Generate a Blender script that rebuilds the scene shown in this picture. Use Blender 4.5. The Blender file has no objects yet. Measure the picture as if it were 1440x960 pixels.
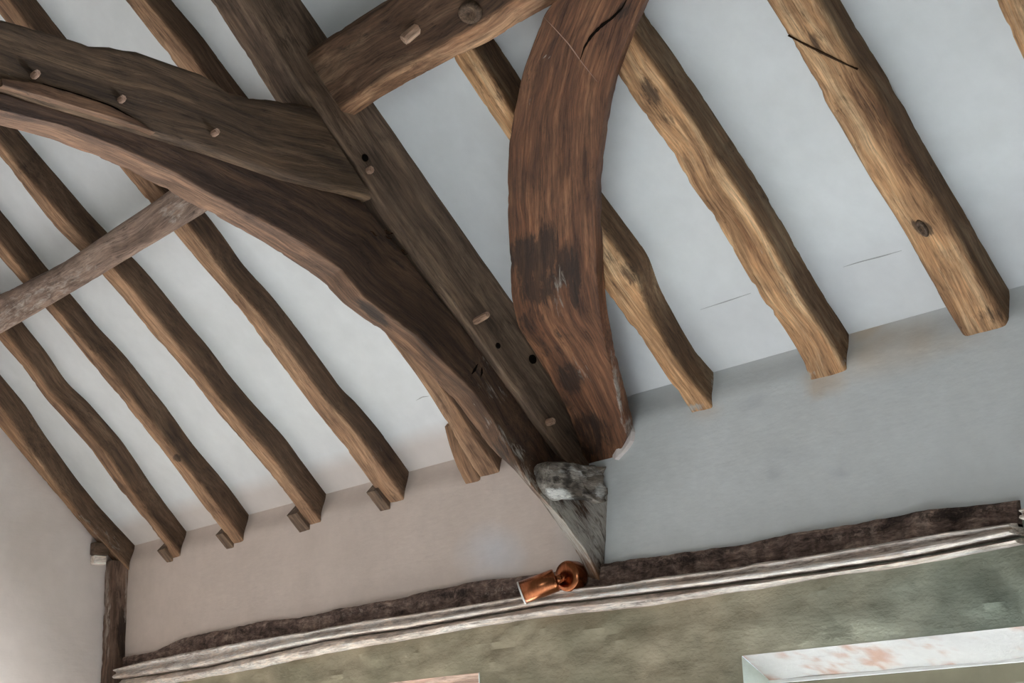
import bpy, math, random
import numpy as np
from mathutils import Vector, Matrix, noise

# ---------------------------------------------------------------- camera, sky, light, exposure
CAM = np.array([0.0, 0.0, 1.5])
F_PX = 2121.86
YAW, PIT, ROL = [math.radians(a) for a in (47.25309629, 16.2898425, -1.91276753)]
TH = math.radians(43.815)                     # roof pitch
_f = np.array([-math.sin(YAW)*math.cos(PIT), math.cos(YAW)*math.cos(PIT), math.sin(PIT)])
_r = np.array([math.cos(YAW), math.sin(YAW), 0.0]); _u = np.cross(_r, _f)
RGT = math.cos(ROL)*_r + math.sin(ROL)*_u
UPV = -math.sin(ROL)*_r + math.cos(ROL)*_u
FWD = _f
scene = bpy.context.scene
COL = scene.collection
cam = bpy.data.cameras.new('camera'); camo = bpy.data.objects.new('camera', cam); COL.objects.link(camo)
cam.sensor_fit = 'HORIZONTAL'; cam.sensor_width = 36.0; cam.lens = F_PX/1440*36.0; cam.clip_start = 0.05
mw = Matrix.Identity(4)
for i in range(3):
    mw[i][0] = RGT[i]; mw[i][1] = UPV[i]; mw[i][2] = -FWD[i]; mw[i][3] = CAM[i]
camo.matrix_world = mw
scene.camera = camo

world = bpy.data.worlds.new('sky'); scene.world = world; world.use_nodes = True
wb = world.node_tree.nodes['Background']
wb.inputs[0].default_value = (0.72, 0.83, 1.0, 1); wb.inputs[1].default_value = 1.6
vs = scene.view_settings
vs.view_transform = 'Standard'; vs.look = 'None'; vs.gamma = 1.0; vs.use_curve_mapping = False
vs.exposure = 0.2

def area(name, loc, d, sx, sy, power, color):
    l = bpy.data.lights.new(name, 'AREA'); l.shape = 'RECTANGLE'; l.size = sx; l.size_y = sy
    l.energy = power; l.color = color
    o = bpy.data.objects.new(name, l); COL.objects.link(o); o.location = loc
    o.rotation_euler = Vector(d).to_track_quat('-Z', 'Y').to_euler()
    return o
# daylight standing in the openings of the two eaves windows, most of it falling on the floor
area('daylight_eaves_window', (-1.85, 3.42, 1.2), (0, -1, -0.6), 1.4, 0.8, 310, (0.74, 0.85, 1.0))
area('daylight_small_window', (-4.2, 3.42, 1.25), (0, -1, -0.6), 0.9, 0.8, 238, (0.93, 0.98, 1.0))
area('fill_opposite_wall', (-0.2, -3.32, 1.45), (0, 1, 0), 1.5, 1.2, 30, (0.84, 0.98, 1.0))  # added fill light, set in an invented window out of view

# ---------------------------------------------------------------- geometry of the place
D = 3.2                                          # the eaves wall
ZC_L, ZC_R = 1.5+1.04, 1.5+1.09                  # eaves line in the two bays
NN = np.array([0, math.sin(TH), math.cos(TH)])   # roof normal, up and out
UU = np.array([0, -math.cos(TH), math.sin(TH)])  # up the slope
EX, EY, EZ = np.eye(3)
def ray(q): return RGT*(q[0]-720) - UPV*(q[1]-480) + FWD*F_PX
def hit(q, n, p0):
    r = ray(q); return CAM + r*(np.dot(n, np.asarray(p0)-CAM)/np.dot(n, r))
def slope_pt(x, s, h, zc): return np.array([x, D, zc]) + s*UU - h*NN
def on_slope(q, h, zc):
    p = hit(q, NN, np.array([0, D, zc])-h*NN); return p[0], float(np.dot(p-np.array([0, D, zc]), UU))
def on_x(q, x): return hit(q, EX, (x, 0, 0))
def on_y(q, y): return hit(q, EY, (0, y, 0))
def project(P):
    v = np.asarray(P)-CAM; z = v@FWD
    return np.stack([720+F_PX*(v@RGT)/z, 480-F_PX*(v@UPV)/z], -1)

def srgb(r, g, b, a=1.0):
    f = lambda c: (c/255/12.92) if c/255 <= 0.04045 else ((c/255+0.055)/1.055)**2.4
    return (f(r), f(g), f(b), a)

# ---------------------------------------------------------------- materials
def nodes(name):
    m = bpy.data.materials.new(name); m.use_nodes = True
    t = m.node_tree; b = t.nodes['Principled BSDF']
    return m, t, b
def ramp(t, fac, stops):
    n = t.nodes.new('ShaderNodeValToRGB'); e = n.color_ramp.elements
    while len(e) < len(stops): e.new(0.5)
    for k, (p, c) in zip(e, stops): k.position = p; k.color = c
    t.links.new(fac, n.inputs[0]); return n.outputs[0]
def mixc(t, fac, a, b, mode='MIX'):
    n = t.nodes.new('ShaderNodeMix'); n.data_type = 'RGBA'; n.blend_type = mode
    for sock, v in ((n.inputs[0], fac), (n.inputs[6], a), (n.inputs[7], b)):
        if hasattr(v, 'is_output'): t.links.new(v, sock)
        else: sock.default_value = v
    return n.outputs[2]
def math_n(t, op, a, b=0.0):
    n = t.nodes.new('ShaderNodeMath'); n.operation = op; n.use_clamp = False
    for sock, v in ((n.inputs[0], a), (n.inputs[1], b)):
        if hasattr(v, 'is_output'): t.links.new(v, sock)
        else: sock.default_value = v
    return n.outputs[0]
def noise_n(t, vec, scale, detail=4, rough=0.6, dist=0.0):
    n = t.nodes.new('ShaderNodeTexNoise'); n.inputs['Scale'].default_value = scale
    n.inputs['Detail'].default_value = detail; n.inputs['Roughness'].default_value = rough
    n.inputs['Distortion'].default_value = dist
    t.links.new(vec, n.inputs['Vector']); return n.outputs[0]
def scaled(t, vec, s):
    n = t.nodes.new('ShaderNodeVectorMath'); n.operation = 'MULTIPLY'
    t.links.new(vec, n.inputs[0]); n.inputs[1].default_value = s; return n.outputs[0]
def attr(t, name, out=1):
    n = t.nodes.new('ShaderNodeAttribute'); n.attribute_name = name; return n.outputs[out]
def bump(t, b, h, strength, dist):
    n = t.nodes.new('ShaderNodeBump'); n.inputs['Strength'].default_value = strength
    n.inputs['Distance'].default_value = dist; t.links.new(h, n.inputs['Height'])
    t.links.new(n.outputs[0], b.inputs['Normal'])

def wood(name, dark, mid, light, rough=0.72, stain=(30, 22, 17), lime=(176, 168, 158), spec=0.3):
    m, t, b = nodes(name)
    g = attr(t, 'grain')
    warp = scaled(t, g, (3.0, 6.0, 6.0))
    wn = t.nodes.new('ShaderNodeTexNoise'); wn.inputs['Scale'].default_value = 1.0; t.links.new(warp, wn.inputs['Vector'])
    sub = t.nodes.new('ShaderNodeVectorMath'); sub.operation = 'MULTIPLY_ADD'
    t.links.new(wn.outputs['Color'], sub.inputs[0]); sub.inputs[1].default_value = (0.05, 0.05, 0.05); t.links.new(g, sub.inputs[2])
    gw = sub.outputs[0]
    broad = noise_n(t, scaled(t, gw, (2.2, 16, 16)), 1.0, 4, 0.6, 0.4)
    fibre = noise_n(t, scaled(t, gw, (10, 230, 230)), 1.0, 6, 0.7)
    streak = noise_n(t, scaled(t, gw, (4, 55, 55)), 1.0, 5, 0.65, 0.2)
    blot = noise_n(t, scaled(t, g, (6, 12, 12)), 1.0, 6, 0.65, 0.6)
    chk = noise_n(t, scaled(t, gw, (3.2, 62, 62)), 1.0, 3, 0.5, 0.3)
    f1 = math_n(t, 'ADD', math_n(t, 'MULTIPLY', broad, 0.5), math_n(t, 'MULTIPLY', streak, 0.5))
    c = ramp(t, f1, [(0.36, srgb(*dark)), (0.5, srgb(*mid)), (0.64, srgb(*light))])
    fib = ramp(t, fibre, [(0.34, (0.45, 0.43, 0.42, 1)), (0.5, (0.95, 0.95, 0.95, 1)), (0.66, (1.3, 1.27, 1.22, 1))])
    c = mixc(t, 0.8, c, fib, 'MULTIPLY')
    bl = ramp(t, blot, [(0.32, (0.5, 0.48, 0.47, 1)), (0.5, (1, 1, 1, 1)), (0.7, (1.32, 1.26, 1.2, 1))])
    c = mixc(t, 0.85, c, bl, 'MULTIPLY')
    crk = math_n(t, 'ABSOLUTE', math_n(t, 'SUBTRACT', chk, 0.56))
    crf = ramp(t, crk, [(0.0, (0.32, 0.29, 0.27, 1)), (0.012, (1, 1, 1, 1))])
    c = mixc(t, ramp(t, blot, [(0.42, (0.9, 0.9, 0.9, 1)), (0.6, (0.1, 0.1, 0.1, 1))]), c, mixc(t, 1.0, c, crf, 'MULTIPLY'))
    shade_k = math_n(t, 'MULTIPLY', attr(t, 'flank_shade', 2), math_n(t, 'ADD', 0.6, math_n(t, 'MULTIPLY', blot, 0.8)))
    c = mixc(t, shade_k, c, mixc(t, 1.0, c, (0.36, 0.37, 0.39, 1), 'MULTIPLY'))
    rough_n = noise_n(t, scaled(t, g, (16, 60, 60)), 1.0, 6, 0.7, 0.5)
    st = math_n(t, 'ADD', attr(t, 'stain', 2), math_n(t, 'MULTIPLY', math_n(t, 'SUBTRACT', rough_n, 0.5), 1.6))
    stf = ramp(t, math_n(t, 'MULTIPLY', st, 1.0), [(0.42, (0, 0, 0, 1)), (0.72, (1, 1, 1, 1))])
    c = mixc(t, stf, c, mixc(t, 0.25, srgb(*stain), c))
    lm = math_n(t, 'ADD', attr(t, 'lime', 2), math_n(t, 'MULTIPLY', math_n(t, 'SUBTRACT', rough_n, 0.5), 2.2))
    lmf = ramp(t, lm, [(0.38, (0, 0, 0, 1)), (0.85, (0.92, 0.92, 0.92, 1))])
    limec = mixc(t, 0.6, srgb(*lime), fib, 'MULTIPLY')
    c = mixc(t, lmf, c, limec)
    t.links.new(c, b.inputs['Base Color'])
    b.inputs['Roughness'].default_value = rough
    b.inputs['Specular IOR Level'].default_value = spec
    hgt = math_n(t, 'ADD', math_n(t, 'MULTIPLY', fibre, 0.5), math_n(t, 'MULTIPLY', streak, 0.8))
    hgt = math_n(t, 'ADD', hgt, math_n(t, 'MULTIPLY', math_n(t, 'MINIMUM', crk, 0.02), 14.0))
    bump(t, b, hgt, 0.7, 0.004)
    return m

W_RIGHT = wood('oak_golden', (122, 86, 58), (184, 140, 100), (226, 188, 146))
W_LEFT = wood('oak_brown', (106, 79, 60), (154, 118, 90), (188, 150, 118))
W_PRINC = wood('oak_dark', (80, 63, 51), (114, 92, 75), (146, 121, 99))
W_ARCH = wood('oak_arch', (76, 54, 41), (110, 81, 61), (148, 111, 84))
W_COLLAR = wood('oak_collar', (80, 62, 48), (114, 90, 69), (150, 120, 92))
W_WIND = wood('oak_red', (74, 46, 32), (108, 71, 49), (148, 104, 74), rough=0.6)
W_PURL = wood('oak_purlin', (102, 72, 51), (154, 114, 86), (206, 164, 128))
W_PURL2 = wood('oak_pink_purlin', (112, 92, 80), (146, 122, 108), (174, 150, 134), lime=(194, 180, 168))
W_PLATE = wood('old_plate', (58, 46, 41), (116, 95, 86), (168, 146, 133), lime=(186, 168, 156), rough=0.9)
W_MOULD = wood('limewashed_moulding', (190, 168, 153), (228, 214, 203), (244, 238, 231), lime=(248, 245, 240), rough=0.8, stain=(96, 70, 56))
W_FOOT = wood('grey_oak', (84, 75, 68), (142, 132, 122), (186, 178, 168), lime=(216, 212, 206), rough=0.85)
W_POST = wood('oak_post', (72, 54, 45), (114, 90, 76), (148, 122, 106), lime=(176, 160, 148))
W_PEG = wood('peg_wood', (140, 108, 88), (188, 150, 126), (214, 182, 158))
W_LINTEL = wood('lintel_wood', (118, 90, 76), (158, 126, 110), (188, 160, 144))

def plaster(name, c1, c2, c3, bstr=0.25, scale=3.0, paint=False, rough=0.9):
    m, t, b = nodes(name)
    tc = t.nodes.new('ShaderNodeTexCoord').outputs['Object']
    n1 = noise_n(t, tc, scale, 6, 0.6, 0.3); n2 = noise_n(t, tc, scale*7, 5, 0.6); n3 = noise_n(t, scaled(t, tc, (9, 9, 30)), 2.0, 4, 0.6)
    if paint:
        c = attr(t, 'paint', 0)
        c = mixc(t, 1.0, c, ramp(t, n1, [(0.3, (0.93, 0.925, 0.915, 1)), (0.7, (1.05, 1.05, 1.05, 1))]), 'MULTIPLY')
    else:
        c = ramp(t, n1, [(0.32, srgb(*c1)), (0.5, srgb(*c2)), (0.7, srgb(*c3))])
    c = mixc(t, 0.5, c, ramp(t, n2, [(0.3, (0.93, 0.93, 0.93, 1)), (0.7, (1.05, 1.05, 1.05, 1))]), 'MULTIPLY')
    t.links.new(c, b.inputs['Base Color']); b.inputs['Roughness'].default_value = rough
    b.inputs['Specular IOR Level'].default_value = 0.2
    bump(t, b, math_n(t, 'ADD', n2, math_n(t, 'MULTIPLY', n3, 0.6)), bstr, 0.006)
    return m
P_CEIL = plaster('ceiling_plaster', 0, 0, 0, 0.12, 2.0, paint=True)
P_WALL = plaster('wall_plaster', 0, 0, 0, 0.22, 3.0, paint=True)
P_LOW = plaster('olive_plaster', 0, 0, 0, 0.8, 4.0, paint=True)
P_GABLE = plaster('gable_plaster', (218, 204, 196), (226, 213, 206), (233, 222, 216), 0.25, 2.0)
P_ROOM = plaster('room_plaster', (112, 110, 100), (120, 118, 108), (128, 126, 116), 0.2, 2.0)  # unseen walls and far slope, darkened to hold back bounced light
P_REV = plaster('reveal_plaster', (186, 190, 178), (200, 204, 194), (212, 214, 206), 0.3, 5.0)
P_SOF = plaster('flaking_limewash', 0, 0, 0, 0.5, 8.0, paint=True)

def simple(name, col, rough=0.5, metal=0.0, spec=0.5):
    m, t, b = nodes(name)
    tc = t.nodes.new('ShaderNodeTexCoord').outputs['Object']
    n = noise_n(t, tc, 14.0, 4)
    c = mixc(t, 1.0, srgb(*col), ramp(t, n, [(0.3, (0.88, 0.88, 0.88, 1)), (0.7, (1.06, 1.06, 1.06, 1))]), 'MULTIPLY')
    t.links.new(c, b.inputs['Base Color'])
    b.inputs['Roughness'].default_value = rough; b.inputs['Metallic'].default_value = metal
    b.inputs['Specular IOR Level'].default_value = spec
    return m
M_FRAME = simple('khaki_paint', (150, 142, 118), 0.5)
M_WHITE = simple('white_paint', (236, 232, 226), 0.6)
M_GAP = simple('open_crack', (20, 14, 10), 0.95, 0, 0.05)
M_CUT = simple('old_cut', (58, 40, 28), 0.95, 0, 0.05)
M_CRACKP = simple('plaster_crack', (176, 174, 172), 0.95, 0, 0.05)
M_FLOOR = simple('floor_boards', (196, 193, 188), 0.55)
def copper():
    m, t, b = nodes('brushed_copper')
    tc = t.nodes.new('ShaderNodeTexCoord').outputs['Object']
    n = noise_n(t, scaled(t, tc, (300, 300, 12)), 1.0, 3)
    t.links.new(ramp(t, n, [(0.3, srgb(142, 84, 54)), (0.7, srgb(176, 110, 74))]), b.inputs['Base Color'])
    b.inputs['Metallic'].default_value = 1.0; b.inputs['Roughness'].default_value = 0.24
    return m
M_COPPER = copper()
def glass():
    m, t, b = nodes('window_glass')
    out = t.nodes['Material Output']; tr = t.nodes.new('ShaderNodeBsdfTransparent'); gl = t.nodes.new('ShaderNodeBsdfGlossy')
    gl.inputs['Roughness'].default_value = 0.03
    mx = t.nodes.new('ShaderNodeMixShader'); mx.inputs[0].default_value = 0.08
    t.links.new(tr.outputs[0], mx.inputs[1]); t.links.new(gl.outputs[0], mx.inputs[2]); t.links.new(mx.outputs[0], out.inputs[0])
    return m
M_GLASS = glass()

# ---------------------------------------------------------------- mesh helpers
def nz(p, sc, seed=0.0):
    return noise.noise(Vector((p[0]*sc+seed, p[1]*sc-seed*0.7, p[2]*sc+seed*0.3)))
def setattr_f(me, name, vals):
    a = me.attributes.new(name, 'FLOAT', 'POINT'); a.data.foreach_set('value', np.asarray(vals, dtype=np.float32).ravel())
def setattr_v(me, name, vals):
    a = me.attributes.new(name, 'FLOAT_VECTOR', 'POINT'); a.data.foreach_set('vector', np.asarray(vals, dtype=np.float32).ravel())
def setattr_c(me, name, vals):
    v = np.ones((len(vals), 4), dtype=np.float32); v[:, :3] = np.asarray(vals)[:, :3]
    a = me.attributes.new(name, 'FLOAT_COLOR', 'POINT'); a.data.foreach_set('color', v.ravel())
def link(name, verts, faces, mat, parent=None, base=None, smooth=False):
    """one mesh object; base = its origin in the world"""
    V = np.asarray(verts, dtype=float)
    if base is None: base = V.mean(0)
    me = bpy.data.meshes.new(name)
    me.from_pydata((V-np.asarray(base)).tolist(), [], faces); me.update()
    if smooth:
        me.polygons.foreach_set('use_smooth', [True]*len(me.polygons)); me.set_sharp_from_angle(angle=math.radians(38))
    me.materials.append(mat)
    o = bpy.data.objects.new(name, me); COL.objects.link(o); o['_b'] = [float(x) for x in base]
    if parent is not None:
        o.parent = parent; pb = np.array(parent['_b']); o.location = [float(x) for x in np.asarray(base)-pb]
    else: o.location = [float(x) for x in base]
    return o
def tag(o, label=None, cat=None, group=None, kind=None):
    if label: o['label'] = label
    if cat: o['category'] = cat
    if group: o['group'] = group
    if kind: o['kind'] = kind
    return o
def rrect(a, b, r, step):
    """rounded rectangle a x b as unit (u,v) points plus nearness to a corner"""
    r = min(r, 0.45*a, 0.45*b); pts = []
    na = max(2, int(round((a-2*r)/step))); nb = max(2, int(round((b-2*r)/step)))
    def arc(cx, cy, a0):
        for k in range(1, 4): pts.append((cx+r*math.cos(a0+k*math.pi/8), cy+r*math.sin(a0+k*math.pi/8), 1.0))
    def seg(p, q, n):
        for k in range(n+1):
            f = k/n; pts.append((p[0]+(q[0]-p[0])*f, p[1]+(q[1]-p[1])*f, 1.0 if k in (0, n) else 0.0))
    seg((r, 0), (a-r, 0), na); arc(a-r, r, -math.pi/2)
    seg((a, r), (a, b-r), nb); arc(a-r, b-r, 0)
    seg((a-r, b), (r, b), na); arc(r, b-r, math.pi/2)
    seg((0, b-r), (0, r), nb); arc(r, r, math.pi)
    return [(x/a, y/b, e) for x, y, e in pts]
def stain_field(px, blobs, seed=0.0):
    """blobs: (cx,cy,rx,ry,angle,strength) in photo pixels at build time -> values baked on the vertices"""
    out = np.zeros(len(px))
    for cx, cy, rx, ry, ang, st in blobs:
        c, s = math.cos(math.radians(ang)), math.sin(math.radians(ang))
        dx, dy = px[:, 0]-cx, px[:, 1]-cy
        d = np.sqrt(((dx*c+dy*s)/rx)**2+((-dx*s+dy*c)/ry)**2)
        out = np.maximum(out, st*np.clip(1.5-d, 0, 1))
    return out
def timber(name, stations, mat, r=0.008, step=0.012, amp=0.0025, edge=0.003, seed=0.0, stains=(), limes=(), parent=None,
           clamp=None, base=None, freq=9.0, size=None, flank_shade=0.0, shade_fn=None):
    """stations: list of four corners (bottom-left, bottom-right, top-right, top-left) along the timber"""
    S = np.asarray(stations, dtype=float)
    n = len(S); mid = S[n//2]
    a, b = size if size else (np.linalg.norm(S[:, 1]-S[:, 0], axis=1).mean(), np.linalg.norm(S[:, 3]-S[:, 0], axis=1).mean())
    rr = rrect(a, b, r, step); K = len(rr)
    UV = np.array(rr); u, v, e = UV[:, 0], UV[:, 1], UV[:, 2]
    P = (S[:, None, 0]*((1-u)*(1-v))[None, :, None] + S[:, None, 1]*(u*(1-v))[None, :, None]
         + S[:, None, 2]*(u*v)[None, :, None] + S[:, None, 3]*((1-u)*v)[None, :, None])
    cen = S.mean(1); arc = np.concatenate([[0], np.cumsum(np.linalg.norm(np.diff(cen, axis=0), axis=1))])
    W = np.linalg.norm(S[:, 1]-S[:, 0], axis=1); H = np.linalg.norm(S[:, 3]-S[:, 0], axis=1)
    G = np.zeros((n, K, 3)); G[:, :, 0] = arc[:, None]; G[:, :, 1] = u[None]*W[:, None]; G[:, :, 2] = v[None]*H[:, None]
    out = P-cen[:, None]; out /= np.linalg.norm(out, axis=2)[:, :, None]+1e-9
    disp = np.zeros((n, K))
    for i in range(n):
        for k in range(K):
            g = G[i, k]
            q = (g[0]*0.35, g[1], g[2])
            d = amp*nz(q, freq, seed) + amp*0.5*nz(q, freq*4, seed+5)
            if e[k] > 0.5: d -= edge*max(0.0, nz(g, 17.0, seed+9)+0.7*nz(g, 47.0, seed+3)-0.1)*1.5
            disp[i, k] = d
    P = P+out*disp[:, :, None]
    V = P.reshape(-1, 3)
    if clamp is not None: V = clamp(V)
    F = []
    for i in range(n-1):
        for k in range(K):
            k2 = (k+1) % K; F.append((i*K+k, i*K+k2, (i+1)*K+k2, (i+1)*K+k))
    F.append(tuple(range(K-1, -1, -1))); F.append(tuple((n-1)*K+k for k in range(K)))
    o = link(name, V, F, mat, parent, base=base if base is not None else cen[0], smooth=True)
    me = o.data
    Gs = G.reshape(-1, 3)+np.array([seed*1.7, seed*0.9, seed*0.4])
    setattr_v(me, 'grain', Gs)
    px = project(V)
    setattr_f(me, 'stain', stain_field(px, stains)); setattr_f(me, 'lime', stain_field(px, limes))
    if shade_fn is not None: setattr_f(me, 'flank_shade', np.tile(np.array([shade_fn(a_, b_) for a_, b_ in zip(u, v)]), n))
    if flank_shade > 0:                                  # flanks darker than the underside, their shade put into the colour
        setattr_f(me, 'flank_shade', np.tile(np.clip(v*H.mean()/0.012, 0, 1)*flank_shade, n))
    return o
def ext(ss, xs, s):
    ss = np.asarray(ss, float); xs = np.asarray(xs, float); o = np.argsort(ss); ss, xs = ss[o], xs[o]
    k = np.polyfit(ss, xs, 1)[0]*0.6
    y = np.interp(s, ss, xs)
    return y+np.where(s < ss[0], (s-ss[0])*k, 0)+np.where(s > ss[-1], (s-ss[-1])*k, 0)
def frame_of(ax):
    ax = np.asarray(ax, float)/np.linalg.norm(ax); t = EZ if abs(ax[2]) < 0.9 else EX
    a = np.cross(t, ax); a /= np.linalg.norm(a); return a, np.cross(ax, a), ax
def revolve(name, prof, base, ax, mat, parent=None, n=28, smooth=True, squash=(1, 1)):
    """prof: (radius, height) pairs turned about ax through base"""
    a, b, c = frame_of(ax); base = np.asarray(base, float); V = []; F = []
    for r_, h in prof:
        for k in range(n):
            w = 2*math.pi*k/n; V.append(base+a*r_*math.cos(w)*squash[0]+b*r_*math.sin(w)*squash[1]+c*h)
    m = len(prof)
    for i in range(m-1):
        for k in range(n): F.append((i*n+k, i*n+(k+1) % n, (i+1)*n+(k+1) % n, (i+1)*n+k))
    F.append(tuple(range(n-1, -1, -1))); F.append(tuple((m-1)*n+k for k in range(n)))
    o = link(name, V, F, mat, parent, base=base, smooth=False)
    if smooth:
        o.data.polygons.foreach_set('use_smooth', [len(p.vertices) == 4 for p in o.data.polygons])
    if 'wood' in mat.name or 'oak' in mat.name:
        setattr_v(o.data, 'grain', [(np.dot(np.array(v)-base, c)+base[0]*3, np.dot(np.array(v)-base, a), np.dot(np.array(v)-base, b)) for v in V])
        setattr_f(o.data, 'stain', [0]*len(V)); setattr_f(o.data, 'lime', [0]*len(V))
    return o
def peg(parent, base, ax, length, rad, mat=W_PEG, n=7):
    j = random.uniform(-0.002, 0.002)
    return revolve('peg', [(rad, -0.03), (rad, length*0.8), (rad*0.86, length+j)], base, ax, mat, parent, n=n, smooth=False)
def box_mesh(name, lo, hi, mat, parent=None, bev=0.004, base=None):
    lo = np.asarray(lo, float); hi = np.asarray(hi, float); V = []; F = []
    S = []
    for f in (0.0, 1.0):
        x = lo[0]+(hi[0]-lo[0])*f
        S.append([(x, lo[1], lo[2]), (x, hi[1], lo[2]), (x, hi[1], hi[2]), (x, lo[1], hi[2])])
    bev = min(bev, 0.3*min(hi-lo))
    rings = []
    for x, k in ((lo[0], bev), (lo[0]+bev, 0), (hi[0]-bev, 0), (hi[0], bev)):
        b_ = bev
        ring = [(lo[1]+b_+0*k, lo[2]+k), (hi[1]-b_, lo[2]+k), (hi[1]-k, lo[2]+b_), (hi[1]-k, hi[2]-b_), (hi[1]-b_, hi[2]-k), (lo[1]+b_, hi[2]-k), (lo[1]+k, hi[2]-b_), (lo[1]+k, lo[2]+b_)]
        rings.append([(x, y, z) for y, z in ring])
    for i, rg in enumerate(rings): V += rg
    for i in range(3):
        for k in range(8): F.append((i*8+k, (i+1)*8+k, (i+1)*8+(k+1) % 8, i*8+(k+1) % 8))
    F.append(tuple(range(8))); F.append(tuple(24+k for k in range(7, -1, -1)))
    o = link(name, V, F, mat, parent, base=base)
    if 'Attribute' in [n.bl_label for n in mat.node_tree.nodes]:
        A = np.array(V); long = int(np.argmax(hi-lo)); idx = [long]+[i for i in range(3) if i != long]
        setattr_v(o.data, 'grain', A[:, idx]+lo*2.3); setattr_f(o.data, 'stain', [0]*len(V)); setattr_f(o.data, 'lime', [0]*len(V))
    return o
def sliver(parent, pts3, nrm, width, mat=M_GAP, lift=0.0012, name='crack'):
    """a thin open crack lying along a surface"""
    pts3 = np.asarray(pts3, float); nrm = np.asarray(nrm, float)/np.linalg.norm(nrm); V = []; n = len(pts3)
    for i in range(n):
        t = pts3[min(i+1, n-1)]-pts3[max(i-1, 0)]; w = np.cross(nrm, t); w /= np.linalg.norm(w)
        ww = width*max(0.12, math.sin(math.pi*(i+0.4)/(n-0.2)))*(0.8+0.4*random.random())*0.5
        c = pts3[i]
        V += [c+w*ww-nrm*0.006, c+w*ww+nrm*lift, c-w*ww+nrm*lift, c-w*ww-nrm*0.006]
    F = []
    for i in range(n-1):
        for k in range(3): F.append((i*4+k, (i+1)*4+k, (i+1)*4+k+1, i*4+k+1))
    F += [(3, 2, 1, 0), tuple((n-1)*4+k for k in range(4))]
    return link(name, V, F, mat, parent)
def dense(poly, n):
    poly = np.asarray(poly, float); d = np.concatenate([[0], np.cumsum(np.linalg.norm(np.diff(poly, axis=0), axis=1))])
    t = np.linspace(0, d[-1], n); return np.stack([np.interp(t, d, poly[:, k]) for k in range(poly.shape[1])], -1)
def smooth_poly(P, it=2):
    P = np.array(P, float)
    for _ in range(it): P[1:-1] = 0.25*P[:-2]+0.5*P[1:-1]+0.25*P[2:]
    return P
random.seed(4)

# ---------------------------------------------------------------- the setting
X_G = -5.98                                        # gable wall
X_E = 3.0                                          # far gable, behind the camera's right
X_T = -3.12                                        # truss, face turned to the camera
def zc_at(x): 
    f = np.clip((np.asarray(x)+3.35)/0.4, 0, 1); return ZC_L+(ZC_R-ZC_L)*f
def wall_y(x, z):                                   # the upper plaster leans in a little below the rafters
    d = np.clip((zc_at(x)-z)/0.09, 0, 1); return D-0.022*d*d*(3-2*d)
def grid_obj(name, us, vs_, fn, mat, colfn=None, hole=None):
    nu, nv = len(us), len(vs_)
    V = [fn(a, b) for a in us for b in vs_]; F = []
    for i in range(nu-1):
        for j in range(nv-1):
            if hole and hole(0.5*(us[i]+us[i+1]), 0.5*(vs_[j]+vs_[j+1])): continue
            F.append((i*nv+j, (i+1)*nv+j, (i+1)*nv+j+1, i*nv+j+1))
    o = link(name, V, F, mat, smooth=True)
    if colfn is not None: setattr_c(o.data, 'paint', colfn(np.array(V)))
    return o
def lin(c): return np.array(srgb(*c)[:3])
# ceiling: the plastered slope between the rafters
def ceil_pt(x, s):
    p = slope_pt(x, s, 0, float(zc_at(x)))
    w = 0.004*nz((x, s, 0), 2.2, 3)+0.0015*nz((x, s, 0), 9, 7)
    return p-NN*(w*min(1.0, max(0.0, s*6)))
def ceil_col(V):
    x = V[:, 0]; s = (V-np.stack([x, np.full_like(x, D), zc_at(x)], -1))@UU
    base = np.tile(lin((226, 226, 226)), (len(V), 1))
    n = np.array([nz(v, 4.0, 2.0) for v in V])
    f = np.clip(1-(s-0.085-0.02*n)/0.07, 0, 1)*np.clip((-3.2-x)/0.3, 0, 1)*0.8   # wall colour brushed up onto the slope
    return base*(1-f[:, None])+lin((205, 192, 184))*f[:, None]
us = np.concatenate([np.arange(X_G-0.02, -0.6, 0.03), np.arange(-0.6, X_E+0.1, 0.2)])
vs_ = np.concatenate([np.arange(-0.02, 2.4, 0.025), np.arange(2.4, 4.46, 0.1)])
ceil = tag(grid_obj('ceiling', us, vs_, ceil_pt, P_CEIL, ceil_col), 'white plastered slope between the exposed rafters', None, None, 'structure')
def ceil_line(px, zc): return np.array([ceil_pt(*on_slope(q, 0.0, zc)) for q in dense(px, 14)])
for px, w in (([(985, 435), (1020, 424), (1056, 412)], 0.0014), ([(1186, 375), (1212, 367), (1240, 360), (1268, 352)], 0.0016)):
    sliver(ceil, ceil_line(px, ZC_R), -NN, w*1.6, M_CRACKP, 0.0008, 'hairline_crack')
sliver(ceil, ceil_line([(585, 563), (594, 558), (603, 557)], ZC_L), -NN, 0.003, M_CRACKP, 0.0008, 'hairline_crack')
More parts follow.
